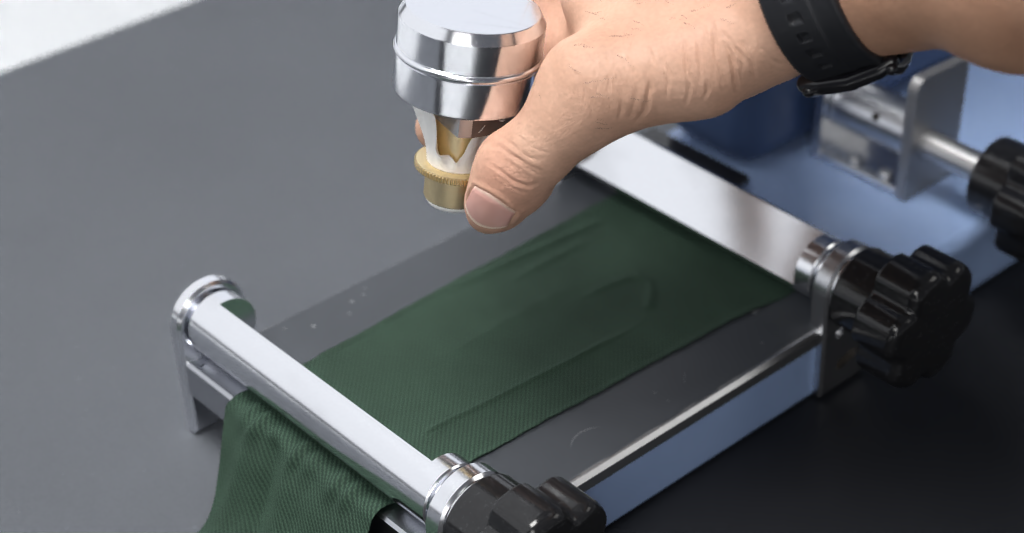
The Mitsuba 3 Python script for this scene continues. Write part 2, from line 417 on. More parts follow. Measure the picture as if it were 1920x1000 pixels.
tag(add('green_cloth', trimesh.Trimesh(np.vstack([top, bot]), np.vstack([fc, fc[:, ::-1] + nv, side_f]), process=False), 'green_knit', None, True, np.vstack([uvc, uvc])),
    'dark green knitted cloth strip clamped along the bed, its loose end hanging in front', 'cloth')

# ---------------------------------------------------------------- the weight and its brass finger, held tilted
WP = np.array([31.954, -8.403, 118.789])
WA = np.array([0.1393, -0.0207, 0.99]); WA /= np.linalg.norm(WA)
E1 = np.array([-0.684, 0.721, 0.112]); E1 -= WA * (E1 @ WA); E1 /= np.linalg.norm(E1)     # to the left
E2 = np.cross(WA, E1)
if E2 @ np.array([-.716, -.692, .086]) < 0:
    E2 = -E2                                                                               # towards the camera


def wplace(m):
    m = place(m, WP, E1, E2, WA)
    if np.linalg.det(np.stack([E1, E2, WA])) < 0:
        m.faces = m.faces[:, ::-1]
    return m


SCR = [(rng.uniform(-14, 14), rng.uniform(-14, 14), rng.uniform(0, 3.14), rng.uniform(2, 9)) for _ in range(11)]
SCR[0] = (-7.5, 5.5, 2.75, 9.0)
wo, we1, we2, wa = [mi.ScalarVector3f(*(v)) for v in (WP * .001, E1, E2, WA)]


def wlocal(p):
    q = mi.Vector3f(p.x - wo.x, p.y - wo.y, p.z - wo.z)
    return dr.dot(q, mi.Vector3f(we1)) * 1000, dr.dot(q, mi.Vector3f(we2)) * 1000, dr.dot(q, mi.Vector3f(wa)) * 1000


def weight_height(p, n, uv):
    u, v, t = wlocal(p)
    ang = dr.atan2(v, u)
    h = F(ang * 40, t * 3, 1.0, octaves=2) * 1.4e-6 + F(u * 3, v * 3, t * 3, octaves=2) * .6e-6
    topf = SS(2.4, 2.8, t)
    for sx, sy, a, ln in SCR:
        c, s = math.cos(a), math.sin(a)
        al, ac = (u - sx) * c + (v - sy) * s, (v - sy) * c - (u - sx) * s
        h = h - topf * 2.0e-5 * dr.exp(-dr.square(ac / .10)) * SS(ln, ln - 1, dr.abs(al))
    # fine nicks round the side
    k = N(ang * 26, t * 1.6 + ang * 9, 2.0)
    h = h - (1 - topf) * 1.2e-5 * SS(.93, .97, k)
    return h


scene['weight_chrome'] = twosided(bump(metal((.86, .87, .90), .022), weight_height, 6e-5))
WGT = 'rubbing_weight'
labels[WGT] = {'label': 'round chrome weight with a brass finger below, held above the cloth', 'category': 'weight'}
R = 18.93
bead = [(R - .25, -10.0)] + [(R - .1 + .75 * math.sin(a), -9.0 - .85 * math.cos(a)) for a in np.linspace(.25, math.pi - .25, 12)] + [(R - .25, -8.0)]
prof_w = [(0, -20.05), (R - .5, -20.05), (R - .12, -19.9), (R, -19.5), (R, -10.25)] + bead + [(R, -7.75), (R, .2), (R - .1, .42), (17.35, 2.82), (17.1, 2.95), (0, 2.98)]
add('chrome_weight', wplace(lathe(prof_w, 192)), 'weight_chrome', WGT, 20)
u1, v1 = np.array([.567, -.824]), np.array([-.824, -.567])
corner, half = np.array([-0.8, 14.2]), 18.0
c1 = corner + u1 * 1.2; c2 = corner + v1 * 3.2
lug_pts = [c1, corner + u1 * half, corner + u1 * half + v1 * half, corner + v1 * half, c2]
lug = Manifold.hull_points(np.array([(p[0], p[1], z) for p in lug_pts for z in (-27.9, -20.0)]))
add('lug', wplace(lug), 'satin_steel', WGT, False, label='square dark chrome lug under the round weight')
add('post', wplace(lathe([(0, -41), (7.2, -41), (7.2, -20.1), (0, -20.1)], 96)), 'brass', WGT, 30, label='brass post between the weight and the ring')
th = np.linspace(0, 2 * math.pi, 72 * 4, endpoint=False)
kr = 11.35 - .55 * (np.arange(len(th)) % 4 >= 2)
lay = [(8.2, -43.0, 0), (10.6, -43.0, 0), (None, -42.7, 0), (None, -41.25, 0), (10.85, -40.95, 0), (10.5, -40.85, 0), (8.0, -40.8, 0)]
V_ = [np.stack([(kr if r is None else np.full_like(th, r)) * np.cos(th), (kr if r is None else np.full_like(th, r)) * np.sin(th), np.full_like(th, z)], 1) for r, z, _ in lay]
n_ = len(th)
fs_ = []
for k in range(len(lay) - 1):
    a, b = np.arange(n_) + k * n_, (np.arange(n_) + 1) % n_ + k * n_
    fs_ += [np.stack([a, b, b + n_], 1), np.stack([a, b + n_, a + n_], 1)]
add('knurled_ring', wplace(trimesh.Trimesh(np.vstack(V_), np.vstack(fs_), process=False)), 'brass', WGT, 25, label='knurled brass ring')
add('finger_sleeve', wplace(lathe([(0, -51.5), (7.5, -51.65), (7.9, -51.5), (8.05, -51.1), (8.05, -43.0), (0, -43.0)], 96)), 'brass', WGT, 30, label='brass sleeve over the end of the finger')

# white cotton square wrapped over the finger end, its corners standing up above the ring
na, nh = 240, 26
ang = np.linspace(0, 2 * math.pi, na)               # 0 = left, 90 deg = towards the camera
h0 = np.interp(np.degrees(ang), [0, 12, 30, 43, 49, 57, 66, 78, 91, 99, 106, 114, 125, 140, 180, 225, 270, 315, 345, 360],
               [19.5, 20.2, 20, 18.5, 10.0, 8.6, 6.6, 5.0, 3.1, 4.9, 6.6, 12.5, 16.5, 17, 15, 15, 15, 12.5, 17, 19.5])
h0 = h0 + .5 * (meshkit.noise(np.stack([np.cos(ang) * 9, np.sin(ang) * 9, 0 * ang], 1), 4) - .5) + .35 * (meshkit.noise(np.stack([np.cos(ang) * 26, np.sin(ang) * 26, 0 * ang], 1), 5) - .5)
k = np.linspace(0, 1, nh)
AA, KK = np.meshgrid(ang, k, indexing='ij')
HH = h0[:, None] * KK
rr = 8.15 + .10 * HH + .0105 * HH ** 2 + (.55 * np.sin(AA * 7 + 1) + .4 * np.sin(AA * 13)) * ramp(.05, .6, KK) * (.4 + HH / 16)
rr += 1.5 * g(np.degrees(AA) - 62, 11) * ramp(.55, 1.0, KK)                       # a corner that folds outwards
AA = AA + .34 * (HH / 20) * g(np.degrees(AA) - 44, 19) - .12 * (HH / 14) * g(np.degrees(AA) - 108, 12)
cp = np.stack([rr * np.cos(AA), rr * np.sin(AA), -40.75 + HH - .9 * g(np.degrees(AA) - 62, 11) * ramp(.6, 1, KK)], -1).reshape(-1, 3)
cf = grid_faces(na, nh)
inn = cp.copy(); inn[:, :2] *= 1 - .28 / np.linalg.norm(cp[:, :2], axis=1, keepdims=True)
petals = trimesh.Trimesh(np.vstack([cp, inn]), np.vstack([cf, cf[:, ::-1] + len(cp)]), process=False)
top_row = np.arange(na) * nh + nh - 1
tr = np.stack([top_row[:-1], top_row[1:], top_row[1:] + len(cp)], 1), np.stack([top_row[:-1], top_row[1:] + len(cp), top_row[:-1] + len(cp)], 1)
petals.faces = np.vstack([petals.faces, *tr])
cap = lathe([(0, -54.1), (3.5, -54.0), (5.6, -53.7), (6.9, -53.1), (7.45, -52.3), (7.5, -51.4), (0, -51.4)], 96)
tag(add('cotton_cloth', wplace(trimesh.util.concatenate([petals, cap])), 'white_cotton', None, 40), 'white cotton scrap wrapped over the brass finger, its torn corners above the ring', 'cloth')

# ---------------------------------------------------------------- the hand and forearm: one continuous surface
JOINTS = {
    'IP': (24.1, -33.0, 88.3, 9.4),
    'd1': (21.9, -31.1, 82.8, 8.6),
    'd2': (20.9, -27.9, 76.5, 7.0),
    'tip': (21.3, -25.3, 72.7, 5.6),
    'pulp0': (26.3, -32.4, 84.0, 7.8),
    'pulp': (25.4, -28.2, 75.4, 6.2),
    'p1': (28.3, -37.4, 94.6, 9.0),
    'p2': (32.7, -40.5, 100.9, 9.2),
    'MCP': (41.5, -42.7, 108.9, 10.7),
    'm1': (50.2, -53.1, 113.1, 10.6),
    'm2': (59.5, -61.6, 116.4, 12.0),
    'CMC': (69.9, -68.1, 123.1, 10.4),
    't1': (62.2, -47.1, 111.9, 13.0),
    't2': (75.0, -54.9, 117.7, 15.0),
    'heel': (79.6, -67.3, 122.8, 11.6),
    'iMCP': (83.8, 1.0, 126.4, 10.5),
    'iPIP': (75.1, 14.8, 102.8, 8.6),
    'iDIP': (53.3, 15.3, 89.3, 7.6),
    'iTIP': (35.1, 10.4, 76.9, 6.4),
    'web': (51.8, -38.7, 110.7, 7.2),
    'webm': (64.0, -20.9, 118.8, 8.0),
    'ix': (82.7, -42.5, 127.9, 14.5),
    'ix2': (80.4, -25.9, 125.8, 14.0),
    'pf2': (53.5, -8.3, 88.9, 8.5),
    'pf': (68.1, -2.8, 93.0, 10.5),
    'mMCP': (114.4, 15.5, 126.0, 11.0),
    'mPIP': (112.5, 48.7, 103.4, 8.8),
    'mDIP': (83.7, 44.2, 91.8, 7.8),
    'mTIP': (61.4, 34.4, 84.3, 6.8),
    'rMCP': (144.5, 29.6, 124.6, 10.5),
    'rPIP': (145.3, 62.9, 108.4, 8.4),
    'rDIP': (119.6, 62.2, 96.8, 7.4),
    'rTIP': (98.0, 50.8, 88.1, 6.6),
    'kMCP': (171.2, 39.2, 122.1, 9.5),
    'kPIP': (170.0, 67.5, 112.6, 7.4),
    'kDIP': (150.0, 68.8, 101.7, 6.6),
    'kTIP': (132.8, 62.8, 92.5, 5.8),
    'w1': (85.6, -77.5, 137.0, 18.6),
    'w2': (109.1, -59.6, 138.6, 18.5),
    'x1': (88.8, -94.0, 143.5, 16.8),
    'x2': (110.9, -77.5, 147.5, 18.5),
    'f1': (88.6, -130.6, 158.6, 22.3),
    'f2': (107.1, -116.6, 163.4, 24.0),
    'g1': (79.4, -199.8, 187.8, 31.0),
    'g2': (100.1, -186.6, 195.8, 32.0),
}
BONES = [('IP', 'd1'), ('d1', 'd2'), ('d2', 'tip'), ('pulp0', 'pulp'), ('IP', 'pulp0'), ('IP', 'p1'), ('p1', 'p2'), ('p2', 'MCP'), ('MCP', 'm1'), ('m1', 'm2'), ('m2', 'CMC'), ('MCP', 't1'), ('t1', 't2'), ('t2', 'heel'), ('CMC', 'heel'), ('heel', 'w1'), ('CMC', 'w1'), ('web', 'webm'), ('webm', 'iMCP'), ('MCP', 'web'), ('t1', 'ix2'), ('ix2', 'iMCP'), ('ix', 'ix2'), ('ix', 'w1'), ('t2', 'ix'), ('iMCP', 'pf'), ('pf', 't1'), ('pf', 'pf2'), ('pf', 'iPIP'), ('iMCP', 'mMCP'), ('mMCP', 'rMCP'), ('rMCP', 'kMCP'), ('mMCP', 'w2'), ('rMCP', 'w2'), ('kMCP', 'w2'), ('t2', 'mMCP'), ('w1', 'w2'), ('w1', 'x1'), ('w2', 'x2'), ('x1', 'x2'), ('x1', 'f1'), ('x2', 'f2'), ('f1', 'g1'), ('f2', 'g2'), ('f1', 'f2'), ('g1', 'g2')] 
FINGERS = [[('iMCP', 'iPIP'), ('iPIP', 'iDIP'), ('iDIP', 'iTIP')], [('mMCP', 'mPIP'), ('mPIP', 'mDIP'), ('mDIP', 'mTIP')], [('rMCP', 'rPIP'), ('rPIP', 'rDIP'), ('rDIP', 'rTIP')], [('kMCP', 'kPIP'), ('kPIP', 'kDIP'), ('kDIP', 'kTIP')]]

CREASES = [
    ([(42.8, -59.8, 120.6), (41.8, -61.7, 116.0), (41.2, -61.1, 110.2), (40.6, -58.0, 105.1)], 0.75, 0.75),
    ([(50.8, -64.3, 126.8), (48.4, -67.0, 122.7), (47.8, -69.1, 116.8), (47.6, -68.4, 112.4)], 0.5, 0.5),
    ([(52.6, -66.8, 127.1), (50.6, -69.7, 122.9), (49.8, -71.1, 118.6)], 0.5, 0.35),
    ([(57.2, -67.2, 130.3), (55.1, -69.8, 127.4), (53.7, -71.7, 123.9)], 0.45, 0.4),
    ([(56.6, -72.7, 126.6), (56.6, -74.5, 123.5), (57.0, -75.5, 118.5), (57.9, -75.4, 114.9)], 0.65, 0.7),
    ([(59.2, -75.2, 127.5), (60.3, -77.7, 122.5), (61.8, -78.0, 117.7)], 0.5, 0.5),
    ([(45.7, -63.7, 121.5), (44.7, -64.8, 118.1), (44.3, -65.1, 113.9)], 0.5, 0.35),
    ([(37.2, -56.2, 115.5), (37.0, -57.2, 110.7), (36.7, -56.6, 107.2)], 0.6, 0.45),
    ([(57.2, -70.2, 129.3), (58.2, -75.3, 125.3), (60.4, -77.8, 120.8)], 0.5, 0.4),
    ([(62.1, -78.3, 126.8), (64.6, -80.4, 122.8), (67.6, -81.7, 120.8)], 0.5, 0.35),
    ([(37.0, -52.9, 119.1), (35.2, -54.3, 115.5), (34.7, -55.5, 110.4)], 0.45, 0.3),
    ([(40.7, -56.8, 120.1), (39.5, -59.4, 114.2), (39.0, -58.3, 107.9)], 0.5, 0.35),
    ([(35.3, -49.7, 119.8), (33.3, -52.4, 115.5), (33.2, -54.3, 110.0)], 0.45, 0.25),
    ([(50.9, -70.5, 122.3), (50.9, -72.3, 116.9), (50.3, -71.4, 113.5)], 0.5, 0.4),
    ([(17.4, -29.6, 95.7), (18.1, -34.1, 97.4), (18.9, -40.5, 96.3), (20.9, -43.8, 94.2), (24.6, -46.0, 92.0)], 0.55, 0.4),
    ([(15.0, -32.6, 93.7), (15.4, -37.1, 92.7), (16.7, -40.2, 90.8), (19.9, -42.9, 89.1), (22.3, -44.5, 90.4)], 0.6, 0.5),
    ([(20.7, -29.5, 97.9), (19.3, -36.6, 98.9), (20.3, -42.5, 97.1), (22.6, -45.1, 96.7)], 0.5, 0.3),
    ([(17.9, -36.8, 96.8), (18.5, -39.6, 96.2), (20.1, -43.1, 93.8), (22.4, -44.9, 91.9)], 0.5, 0.45),
    ([(23.3, -28.6, 98.5), (20.8, -38.3, 100.9), (22.0, -43.8, 99.1), (24.4, -46.6, 98.2)], 0.45, 0.22),
    ([(14.4, -34.0, 92.4), (15.3, -38.4, 90.6), (17.8, -41.5, 88.1), (20.9, -43.0, 86.9)], 0.45, 0.25),
    ([(26.7, -33.9, 106.3), (24.2, -39.5, 106.6), (24.0, -43.5, 105.4)], 0.4, 0.2),
    ([(26.7, -37.3, 110.0), (25.4, -42.4, 108.9), (25.4, -45.9, 106.6)], 0.4, 0.2),
    ([(33.1, -51.7, 116.1), (31.9, -52.4, 112.8), (31.8, -53.1, 109.1)], 0.38, 0.14),
    ([(44.2, -60.0, 122.3), (43.0, -61.5, 119.4), (42.2, -62.3, 116.0)], 0.38, 0.16),
    ([(31.9, -47.6, 117.9), (31.0, -48.9, 115.8), (29.9, -49.4, 113.4)], 0.28, 0.22),
    ([(43.3, -60.0, 121.3), (42.5, -62.2, 117.3), (42.3, -62.6, 112.2)], 0.38, 0.15),
    ([(58.3, -75.3, 125.6), (58.4, -76.1, 123.5), (58.6, -76.5, 121.3)], 0.36, 0.18),
    ([(53.5, -64.5, 128.4), (51.7, -67.8, 125.8), (50.2, -69.6, 122.6)], 0.4, 0.14),
    ([(40.8, -43.5, 123.2), (36.6, -47.7, 121.4), (34.6, -51.0, 118.5)], 0.42, 0.22),
    ([(37.9, -55.6, 117.5), (36.9, -55.7, 115.9), (36.6, -56.2, 114.2)], 0.37, 0.19),
    ([(49.3, -65.6, 124.8), (49.1, -67.3, 123.3), (49.1, -68.9, 121.7)], 0.28, 0.19),
    ([(38.6, -53.9, 119.7), (38.1, -55.8, 117.5), (37.6, -56.9, 114.9)], 0.35, 0.13),
    ([(57.6, -74.1, 126.2), (57.5, -75.3, 123.7), (58.3, -76.3, 120.8)], 0.36, 0.13),
    ([(44.5, -63.1, 120.3), (44.5, -64.3, 118.7), (44.8, -65.4, 116.9)], 0.33, 0.15),
    ([(61.7, -76.2, 130.4), (61.8, -77.5, 128.1), (61.9, -78.4, 125.6)], 0.3, 0.18),
    ([(50.5, -71.6, 119.2), (50.7, -72.1, 117.0), (51.3, -72.5, 114.5)], 0.3, 0.23),
    ([(61.8, -77.4, 128.4), (62.0, -78.2, 126.6), (63.4, -79.7, 124.7)], 0.34, 0.16),
    ([(54.2, -69.9, 126.4), (53.9, -72.4, 123.0), (54.7, -74.3, 118.8)], 0.34, 0.24),
    ([(48.6, -66.9, 123.1), (48.1, -68.2, 120.7), (48.3, -69.5, 118.1)], 0.4, 0.22),
    ([(47.3, -66.7, 121.2), (47.1, -67.8, 118.8), (47.2, -68.5, 116.0)], 0.28, 0.2),
    ([(58.2, -76.1, 122.8), (58.0, -76.2, 119.7), (59.3, -76.2, 116.0)], 0.4, 0.25),
    ([(34.3, -53.8, 115.0), (33.9, -54.5, 112.2), (33.8, -54.8, 109.0)], 0.35, 0.21),
    ([(52.8, -72.0, 122.5), (53.8, -73.7, 119.4), (55.1, -74.6, 115.9)], 0.31, 0.2),
    ([(54.0, -72.4, 123.2), (54.5, -74.1, 119.4), (56.5, -74.9, 114.7)], 0.35, 0.17),
    ([(45.1, -62.6, 121.7), (44.5, -63.4, 119.9), (44.5, -64.6, 118.1)], 0.32, 0.15),
    ([(48.5, -68.9, 120.4), (48.7, -69.9, 118.2), (49.3, -70.8, 115.7)], 0.41, 0.19),
    ([(51.2, -67.1, 125.8), (50.4, -69.2, 123.3), (50.4, -71.1, 120.5)], 0.33, 0.14),
    ([(32.0, -51.4, 114.7), (31.7, -52.5, 111.7), (31.4, -52.9, 108.2)], 0.36, 0.15),
    ([(38.4, -52.3, 120.5), (37.0, -54.5, 117.6), (36.3, -56.0, 114.1)], 0.33, 0.18),
    ([(44.8, -61.7, 121.8), (44.1, -64.2, 117.8), (44.7, -65.3, 112.7)], 0.28, 0.18),
    ([(51.1, -71.4, 120.9), (51.7, -72.6, 118.8), (52.3, -73.3, 116.4)], 0.34, 0.15),
    ([(42.2, -51.2, 123.1), (41.2, -53.9, 121.8), (40.0, -55.4, 120.1)], 0.41, 0.22),
    ([(46.5, -51.8, 125.0), (43.6, -52.8, 123.7), (41.7, -54.0, 122.2)], 0.39, 0.25),
    ([(33.5, -51.2, 117.2), (32.7, -52.5, 114.3), (32.4, -53.4, 111.2)], 0.41, 0.25),
    ([(46.2, -59.6, 124.2), (45.0, -62.2, 121.8), (44.4, -64.0, 118.8)], 0.4, 0.15),
    ([(60.7, -74.4, 130.5), (59.9, -76.1, 127.1), (60.2, -77.6, 123.2)], 0.28, 0.13),
    ([(61.4, -78.4, 123.7), (63.1, -79.3, 120.9), (66.0, -79.5, 117.4)], 0.35, 0.26),
    ([(54.5, -58.1, 128.8), (51.3, -62.1, 127.5), (49.8, -65.5, 125.4)], 0.33, 0.16),
    ([(42.3, -61.4, 118.2), (41.7, -61.7, 116.1), (41.5, -61.9, 113.9)], 0.42, 0.25),
    ([(40.6, -52.9, 121.7), (39.4, -55.5, 119.3), (38.9, -57.6, 116.4)], 0.31, 0.21),
    ([(51.2, -31.9, 120.4), (47.1, -35.2, 120.8), (41.6, -41.9, 123.1)], 0.31, 0.13),
    ([(37.8, -53.4, 119.3), (36.8, -54.9, 116.9), (36.0, -55.7, 114.2)], 0.35, 0.18),
    ([(42.3, -61.3, 118.4), (41.2, -61.4, 115.0), (41.2, -61.3, 111.0)], 0.39, 0.13),
    ([(40.2, -51.3, 122.0), (38.8, -52.6, 120.7), (38.0, -53.9, 119.2)], 0.32, 0.22),
    ([(51.6, -49.8, 126.5), (49.1, -53.8, 126.1), (47.0, -56.9, 125.3)], 0.38, 0.16),
    ([(51.9, -68.1, 125.8), (51.7, -70.0, 123.9), (51.5, -71.3, 121.8)], 0.39, 0.26),
    ([(45.7, -57.4, 124.4), (44.7, -59.0, 123.2), (44.2, -60.7, 121.8)], 0.37, 0.23),
    ([(61.5, -77.7, 126.7), (62.7, -79.2, 123.6), (64.4, -79.7, 120.0)], 0.29, 0.15),
    ([(53.3, -73.4, 119.6), (53.7, -74.0, 117.6), (54.8, -74.4, 115.3)], 0.39, 0.24),
    ([(40.2, -48.3, 122.8), (38.8, -50.2, 121.6), (37.9, -52.1, 120.2)], 0.31, 0.21),
    ([(57.9, -62.8, 130.9), (55.0, -66.9, 128.6), (53.6, -70.2, 125.6)], 0.37, 0.26),
    ([(45.8, -61.8, 123.0), (45.4, -63.6, 121.3), (45.5, -65.4, 119.3)], 0.38, 0.2),
    ([(32.5, -49.6, 117.4), (31.0, -50.6, 114.0), (30.0, -51.0, 110.2)], 0.35, 0.21),
    ([(43.6, -50.4, 123.8), (41.9, -53.1, 122.6), (40.7, -55.0, 121.0)], 0.28, 0.17),
    ([(63.2, -79.5, 123.9), (64.5, -80.0, 121.0), (66.5, -79.7, 117.6)], 0.4, 0.23),
    ([(58.4, -75.1, 126.1), (59.0, -76.5, 124.0), (60.0, -77.5, 121.7)], 0.35, 0.15),
    ([(33.2, -45.8, 119.8), (31.4, -47.5, 117.4), (30.1, -48.8, 114.5)], 0.32, 0.22),
    ([(34.9, -43.6, 121.3), (34.5, -45.2, 120.9), (34.7, -47.2, 120.5)], 0.27, 0.14),
    ([(29.9, -46.1, 116.0), (30.0, -48.3, 114.7), (30.8, -50.6, 113.4)], 0.27, 0.13),
    ([(19.5, -40.4, 97.8), (19.9, -41.9, 96.8), (20.3, -42.9, 95.6)], 0.34, 0.11),
    ([(25.0, -47.1, 100.3), (25.8, -47.8, 98.8), (27.1, -48.3, 97.4)], 0.31, 0.15),
    ([(31.2, -49.3, 115.8), (32.0, -51.7, 114.3), (32.8, -53.4, 112.6)], 0.36, 0.12),
    ([(30.6, -41.5, 117.7), (30.4, -43.4, 117.5), (30.3, -45.7, 116.8)], 0.31, 0.15),
    ([(27.8, -48.4, 109.4), (28.4, -49.8, 107.9), (29.6, -51.3, 106.4)], 0.32, 0.13),
    ([(26.9, -38.3, 110.8), (26.2, -40.3, 110.5), (26.0, -42.3, 110.0)], 0.28, 0.15),
    ([(23.3, -42.3, 104.4), (23.7, -44.6, 103.1), (24.4, -46.2, 102.1)], 0.33, 0.11),
    ([(31.7, -43.6, 118.9), (31.6, -46.2, 118.3), (31.6, -48.4, 117.2)], 0.3, 0.11),
    ([(25.8, -35.4, 106.7), (24.5, -39.9, 107.2), (24.2, -42.7, 106.5)], 0.27, 0.16),
    ([(22.6, -43.4, 101.4), (23.3, -45.1, 100.2), (24.5, -46.7, 98.8)], 0.25, 0.15),
    ([(24.3, -45.3, 104.0), (25.2, -47.3, 102.5), (26.4, -48.5, 100.7)], 0.32, 0.1),
    ([(26.7, -48.2, 106.0), (28.0, -50.0, 104.1), (29.5, -50.9, 101.8)], 0.3, 0.1),
    ([(28.2, -48.9, 109.8), (28.6, -49.7, 109.0), (29.3, -50.8, 108.1)], 0.32, 0.11),
    ([(34.1, -45.2, 120.6), (34.1, -46.9, 120.2), (34.2, -48.1, 119.8)], 0.32, 0.12),
    ([(24.8, -46.9, 99.2), (26.1, -47.7, 97.3), (27.6, -48.0, 95.5)], 0.29, 0.12),
    ([(26.8, -46.6, 109.3), (27.3, -48.2, 108.1), (28.0, -49.6, 107.0)], 0.31, 0.13),
    ([(38.3, -45.0, 122.6), (38.0, -46.6, 122.3), (37.9, -48.3, 121.9)], 0.35, 0.12),
    ([(26.5, -38.4, 110.3), (26.0, -41.2, 110.1), (25.8, -43.6, 109.4)], 0.31, 0.09),
    ([(32.3, -49.3, 117.3), (32.5, -50.9, 116.3), (33.1, -52.5, 115.1)], 0.29, 0.13),
    ([(37.2, -45.2, 122.3), (36.8, -48.1, 121.4), (37.1, -50.7, 120.5)], 0.3, 0.14),
    ([(31.1, -41.5, 118.3), (31.0, -44.4, 118.1), (30.7, -46.7, 117.0)], 0.36, 0.09),
    ([(26.8, -40.8, 111.6), (26.7, -43.0, 111.3), (26.7, -45.0, 110.5)], 0.29, 0.09),
    ([(33.4, -46.2, 119.9), (33.5, -48.5, 119.1), (34.0, -50.8, 118.1)], 0.3, 0.13),
]
STRAP_OFF, STRAP_LOW = (151.9, 170.6), (75.9, -82.9, 116.5)


def smin(a, b, k):
    h = np.clip(.5 + .5 * (b - a) / k, 0, 1)
    return b * (1 - h) + a * h - k * h * (1 - h)


def bone(p, a, b):
    a, b = JOINTS[a], JOINTS[b]
    A, D = np.array(a[:3]), np.array(b[:3]) - np.array(a[:3])
    t = np.clip(((p - A) @ D) / (D @ D), 0, 1)
    return np.linalg.norm(p - A - t[:, None] * D, axis=1) - (a[3] + (b[3] - a[3]) * t)


THUMB = {'IP', 'd1', 'd2', 'tip', 'pulp0', 'pulp', 'p1', 'p2'}


def sdf(p):
    palm = thumb = None
    for a, b in BONES:
        d = bone(p, a, b)
        if a in THUMB or b in THUMB:
            thumb = d if thumb is None else smin(thumb, d, 3.0)
        else:
            palm = d if palm is None else smin(palm, d, 7.0)
    fing = None
    for ch in FINGERS:
        c = None
        for a, b in ch:
            d = bone(p, a, b)
            c = d if c is None else smin(c, d, 3.0)
        fing = c if fing is None else smin(fing, c, 1.0)
    return smin(smin(palm, thumb, 7.0), fing, 4.0)


def surface_nets(fn, lo, hi, h):
    """A closed mesh of fn = 0; fn is evaluated only near the surface."""
    n = np.ceil((hi - lo) / h).astype(int) + 1
    c = 6
    nc = n // c + 2
    gc = np.stack(np.meshgrid(*[np.arange(k) for k in nc], indexing='ij'), -1).reshape(-1, 3)
    dc = fn(lo + (gc + .5) * c * h).reshape(nc)
    val = np.full(nc * c, 1.0, np.float32)
    val.reshape(nc[0], c, nc[1], c, nc[2], c)[:] = np.sign(dc)[:, None, :, None, :, None] * 50
    near = np.argwhere(np.abs(dc) < c * h * 1.25 + 1)
    off = np.stack(np.meshgrid(*[np.arange(c)] * 3, indexing='ij'), -1).reshape(-1, 3)
    for i in range(0, len(near), 1500):
        ids = (near[i:i + 1500, None, :] * c + off[None]).reshape(-1, 3)
        val[ids[:, 0], ids[:, 1], ids[:, 2]] = fn(lo + ids * h)
    s = val < 0
    m = np.array(val.shape) - 1
    cnt = sum(s[a:m[0] + a, b:m[1] + b, q:m[2] + q].astype(np.int8) for a, b, q in np.ndindex(2, 2, 2))
    cell = np.argwhere((cnt > 0) & (cnt < 8))
    idx = np.full(m, -1, np.int64); idx[tuple(cell.T)] = np.arange(len(cell))
    acc, num = np.zeros((len(cell), 3)), np.zeros(len(cell))
    corners = [np.array(q) for q in np.ndindex(2, 2, 2)]
    for a in corners:
        for ax in range(3):
            if a[ax]:
                continue
            b = a.copy(); b[ax] = 1
            va, vb = val[tuple((cell + a).T)], val[tuple((cell + b).T)]
            hit = (va < 0) != (vb < 0)
            t = np.where(hit, va / np.where(hit, va - vb, 1), 0)
            acc[hit] += (a + t[:, None] * (b - a))[hit]; num[hit] += 1
    v = lo + (cell + acc / num[:, None]) * h
    faces = []
    for ax in range(3):
        u, w = (ax + 1) % 3, (ax + 2) % 3
        sl0 = [slice(1, None)] * 3; sl1 = [slice(1, None)] * 3
        sl0[ax] = slice(0, -1); sl1[ax] = slice(1, None)
        e = np.argwhere(s[tuple(sl0)] != s[tuple(sl1)])
        base = e + 1; base[:, ax] -= 1
        ok = (base < m).all(1); base = base[ok]
        q = []
        for du, dw in ((0, 0), (1, 0), (1, 1), (0, 1)):
            o = base.copy(); o[:, u] -= du; o[:, w] -= dw
            q.append(idx[tuple(o.T)])
        q = np.stack(q, 1)
        ins = s[tuple(base.T)]
        q[~ins] = q[~ins][:, ::-1]
        q = q[(q >= 0).all(1)]
        faces.append(q)
    q = np.vstack(faces)
    return trimesh.Trimesh(v, np.vstack([q[:, [0, 1, 2]], q[:, [0, 2, 3]]]), process=False)


P_ = np.array([v[:3] for v in JOINTS.values()])
R_ = np.array([v[3] for v in JOINTS.values()])[:, None]
hand = surface_nets(sdf, (P_ - R_).min(0) - 4, (P_ + R_).max(0) + 4, 0.62)
if hand.volume < 0:
    hand.faces = hand.faces[:, ::-1]
trimesh.smoothing.filter_taubin(hand, iterations=8)


def gradient(p, e=.5):
    q = np.stack([sdf(p + d) - sdf(p - d) for d in np.eye(3) * e], -1)
    return q / np.linalg.norm(q, axis=1, keepdims=True)


def crease(pts, n, poly, width, depth, rim=.35):
    """A fold of the skin along a polyline: a furrow with slightly raised banks."""
    q = np.array(poly, float)
    near = np.where(np.linalg.norm(pts - q.mean(0), axis=1) < np.ptp(q, axis=0).max() + 6)[0]
    P = pts[near]
    best, tt = np.full(len(P), 1e9), np.zeros(len(P))
    for i in range(len(q) - 1):
        d = q[i + 1] - q[i]
        t = np.clip((P - q[i]) @ d / (d @ d), 0, 1)
        r = np.linalg.norm(P - q[i] - t[:, None] * d, axis=1)
        up = r < best
        best[up] = r[up]; tt[up] = (i + t[up]) / (len(q) - 1)
    fade = np.sqrt(np.clip(np.sin(np.pi * np.clip(tt, .02, .98)), 0, 1))
    out = np.zeros(len(pts))
    out[near] = depth * fade * (-np.exp(-(best / width) ** 2) + rim * np.exp(-((best - 2.1 * width) / (1.3 * width)) ** 2))
    return out


verts = np.asarray(hand.vertices).copy()
nr = np.asarray(hand.vertex_normals)
disp = np.zeros(len(verts))
for poly, w_, d_ in CREASES:
    disp += crease(verts, nr, poly, w_ * .8, d_ * (.95 if np.mean(poly, 0)[0] > 42 else .72))
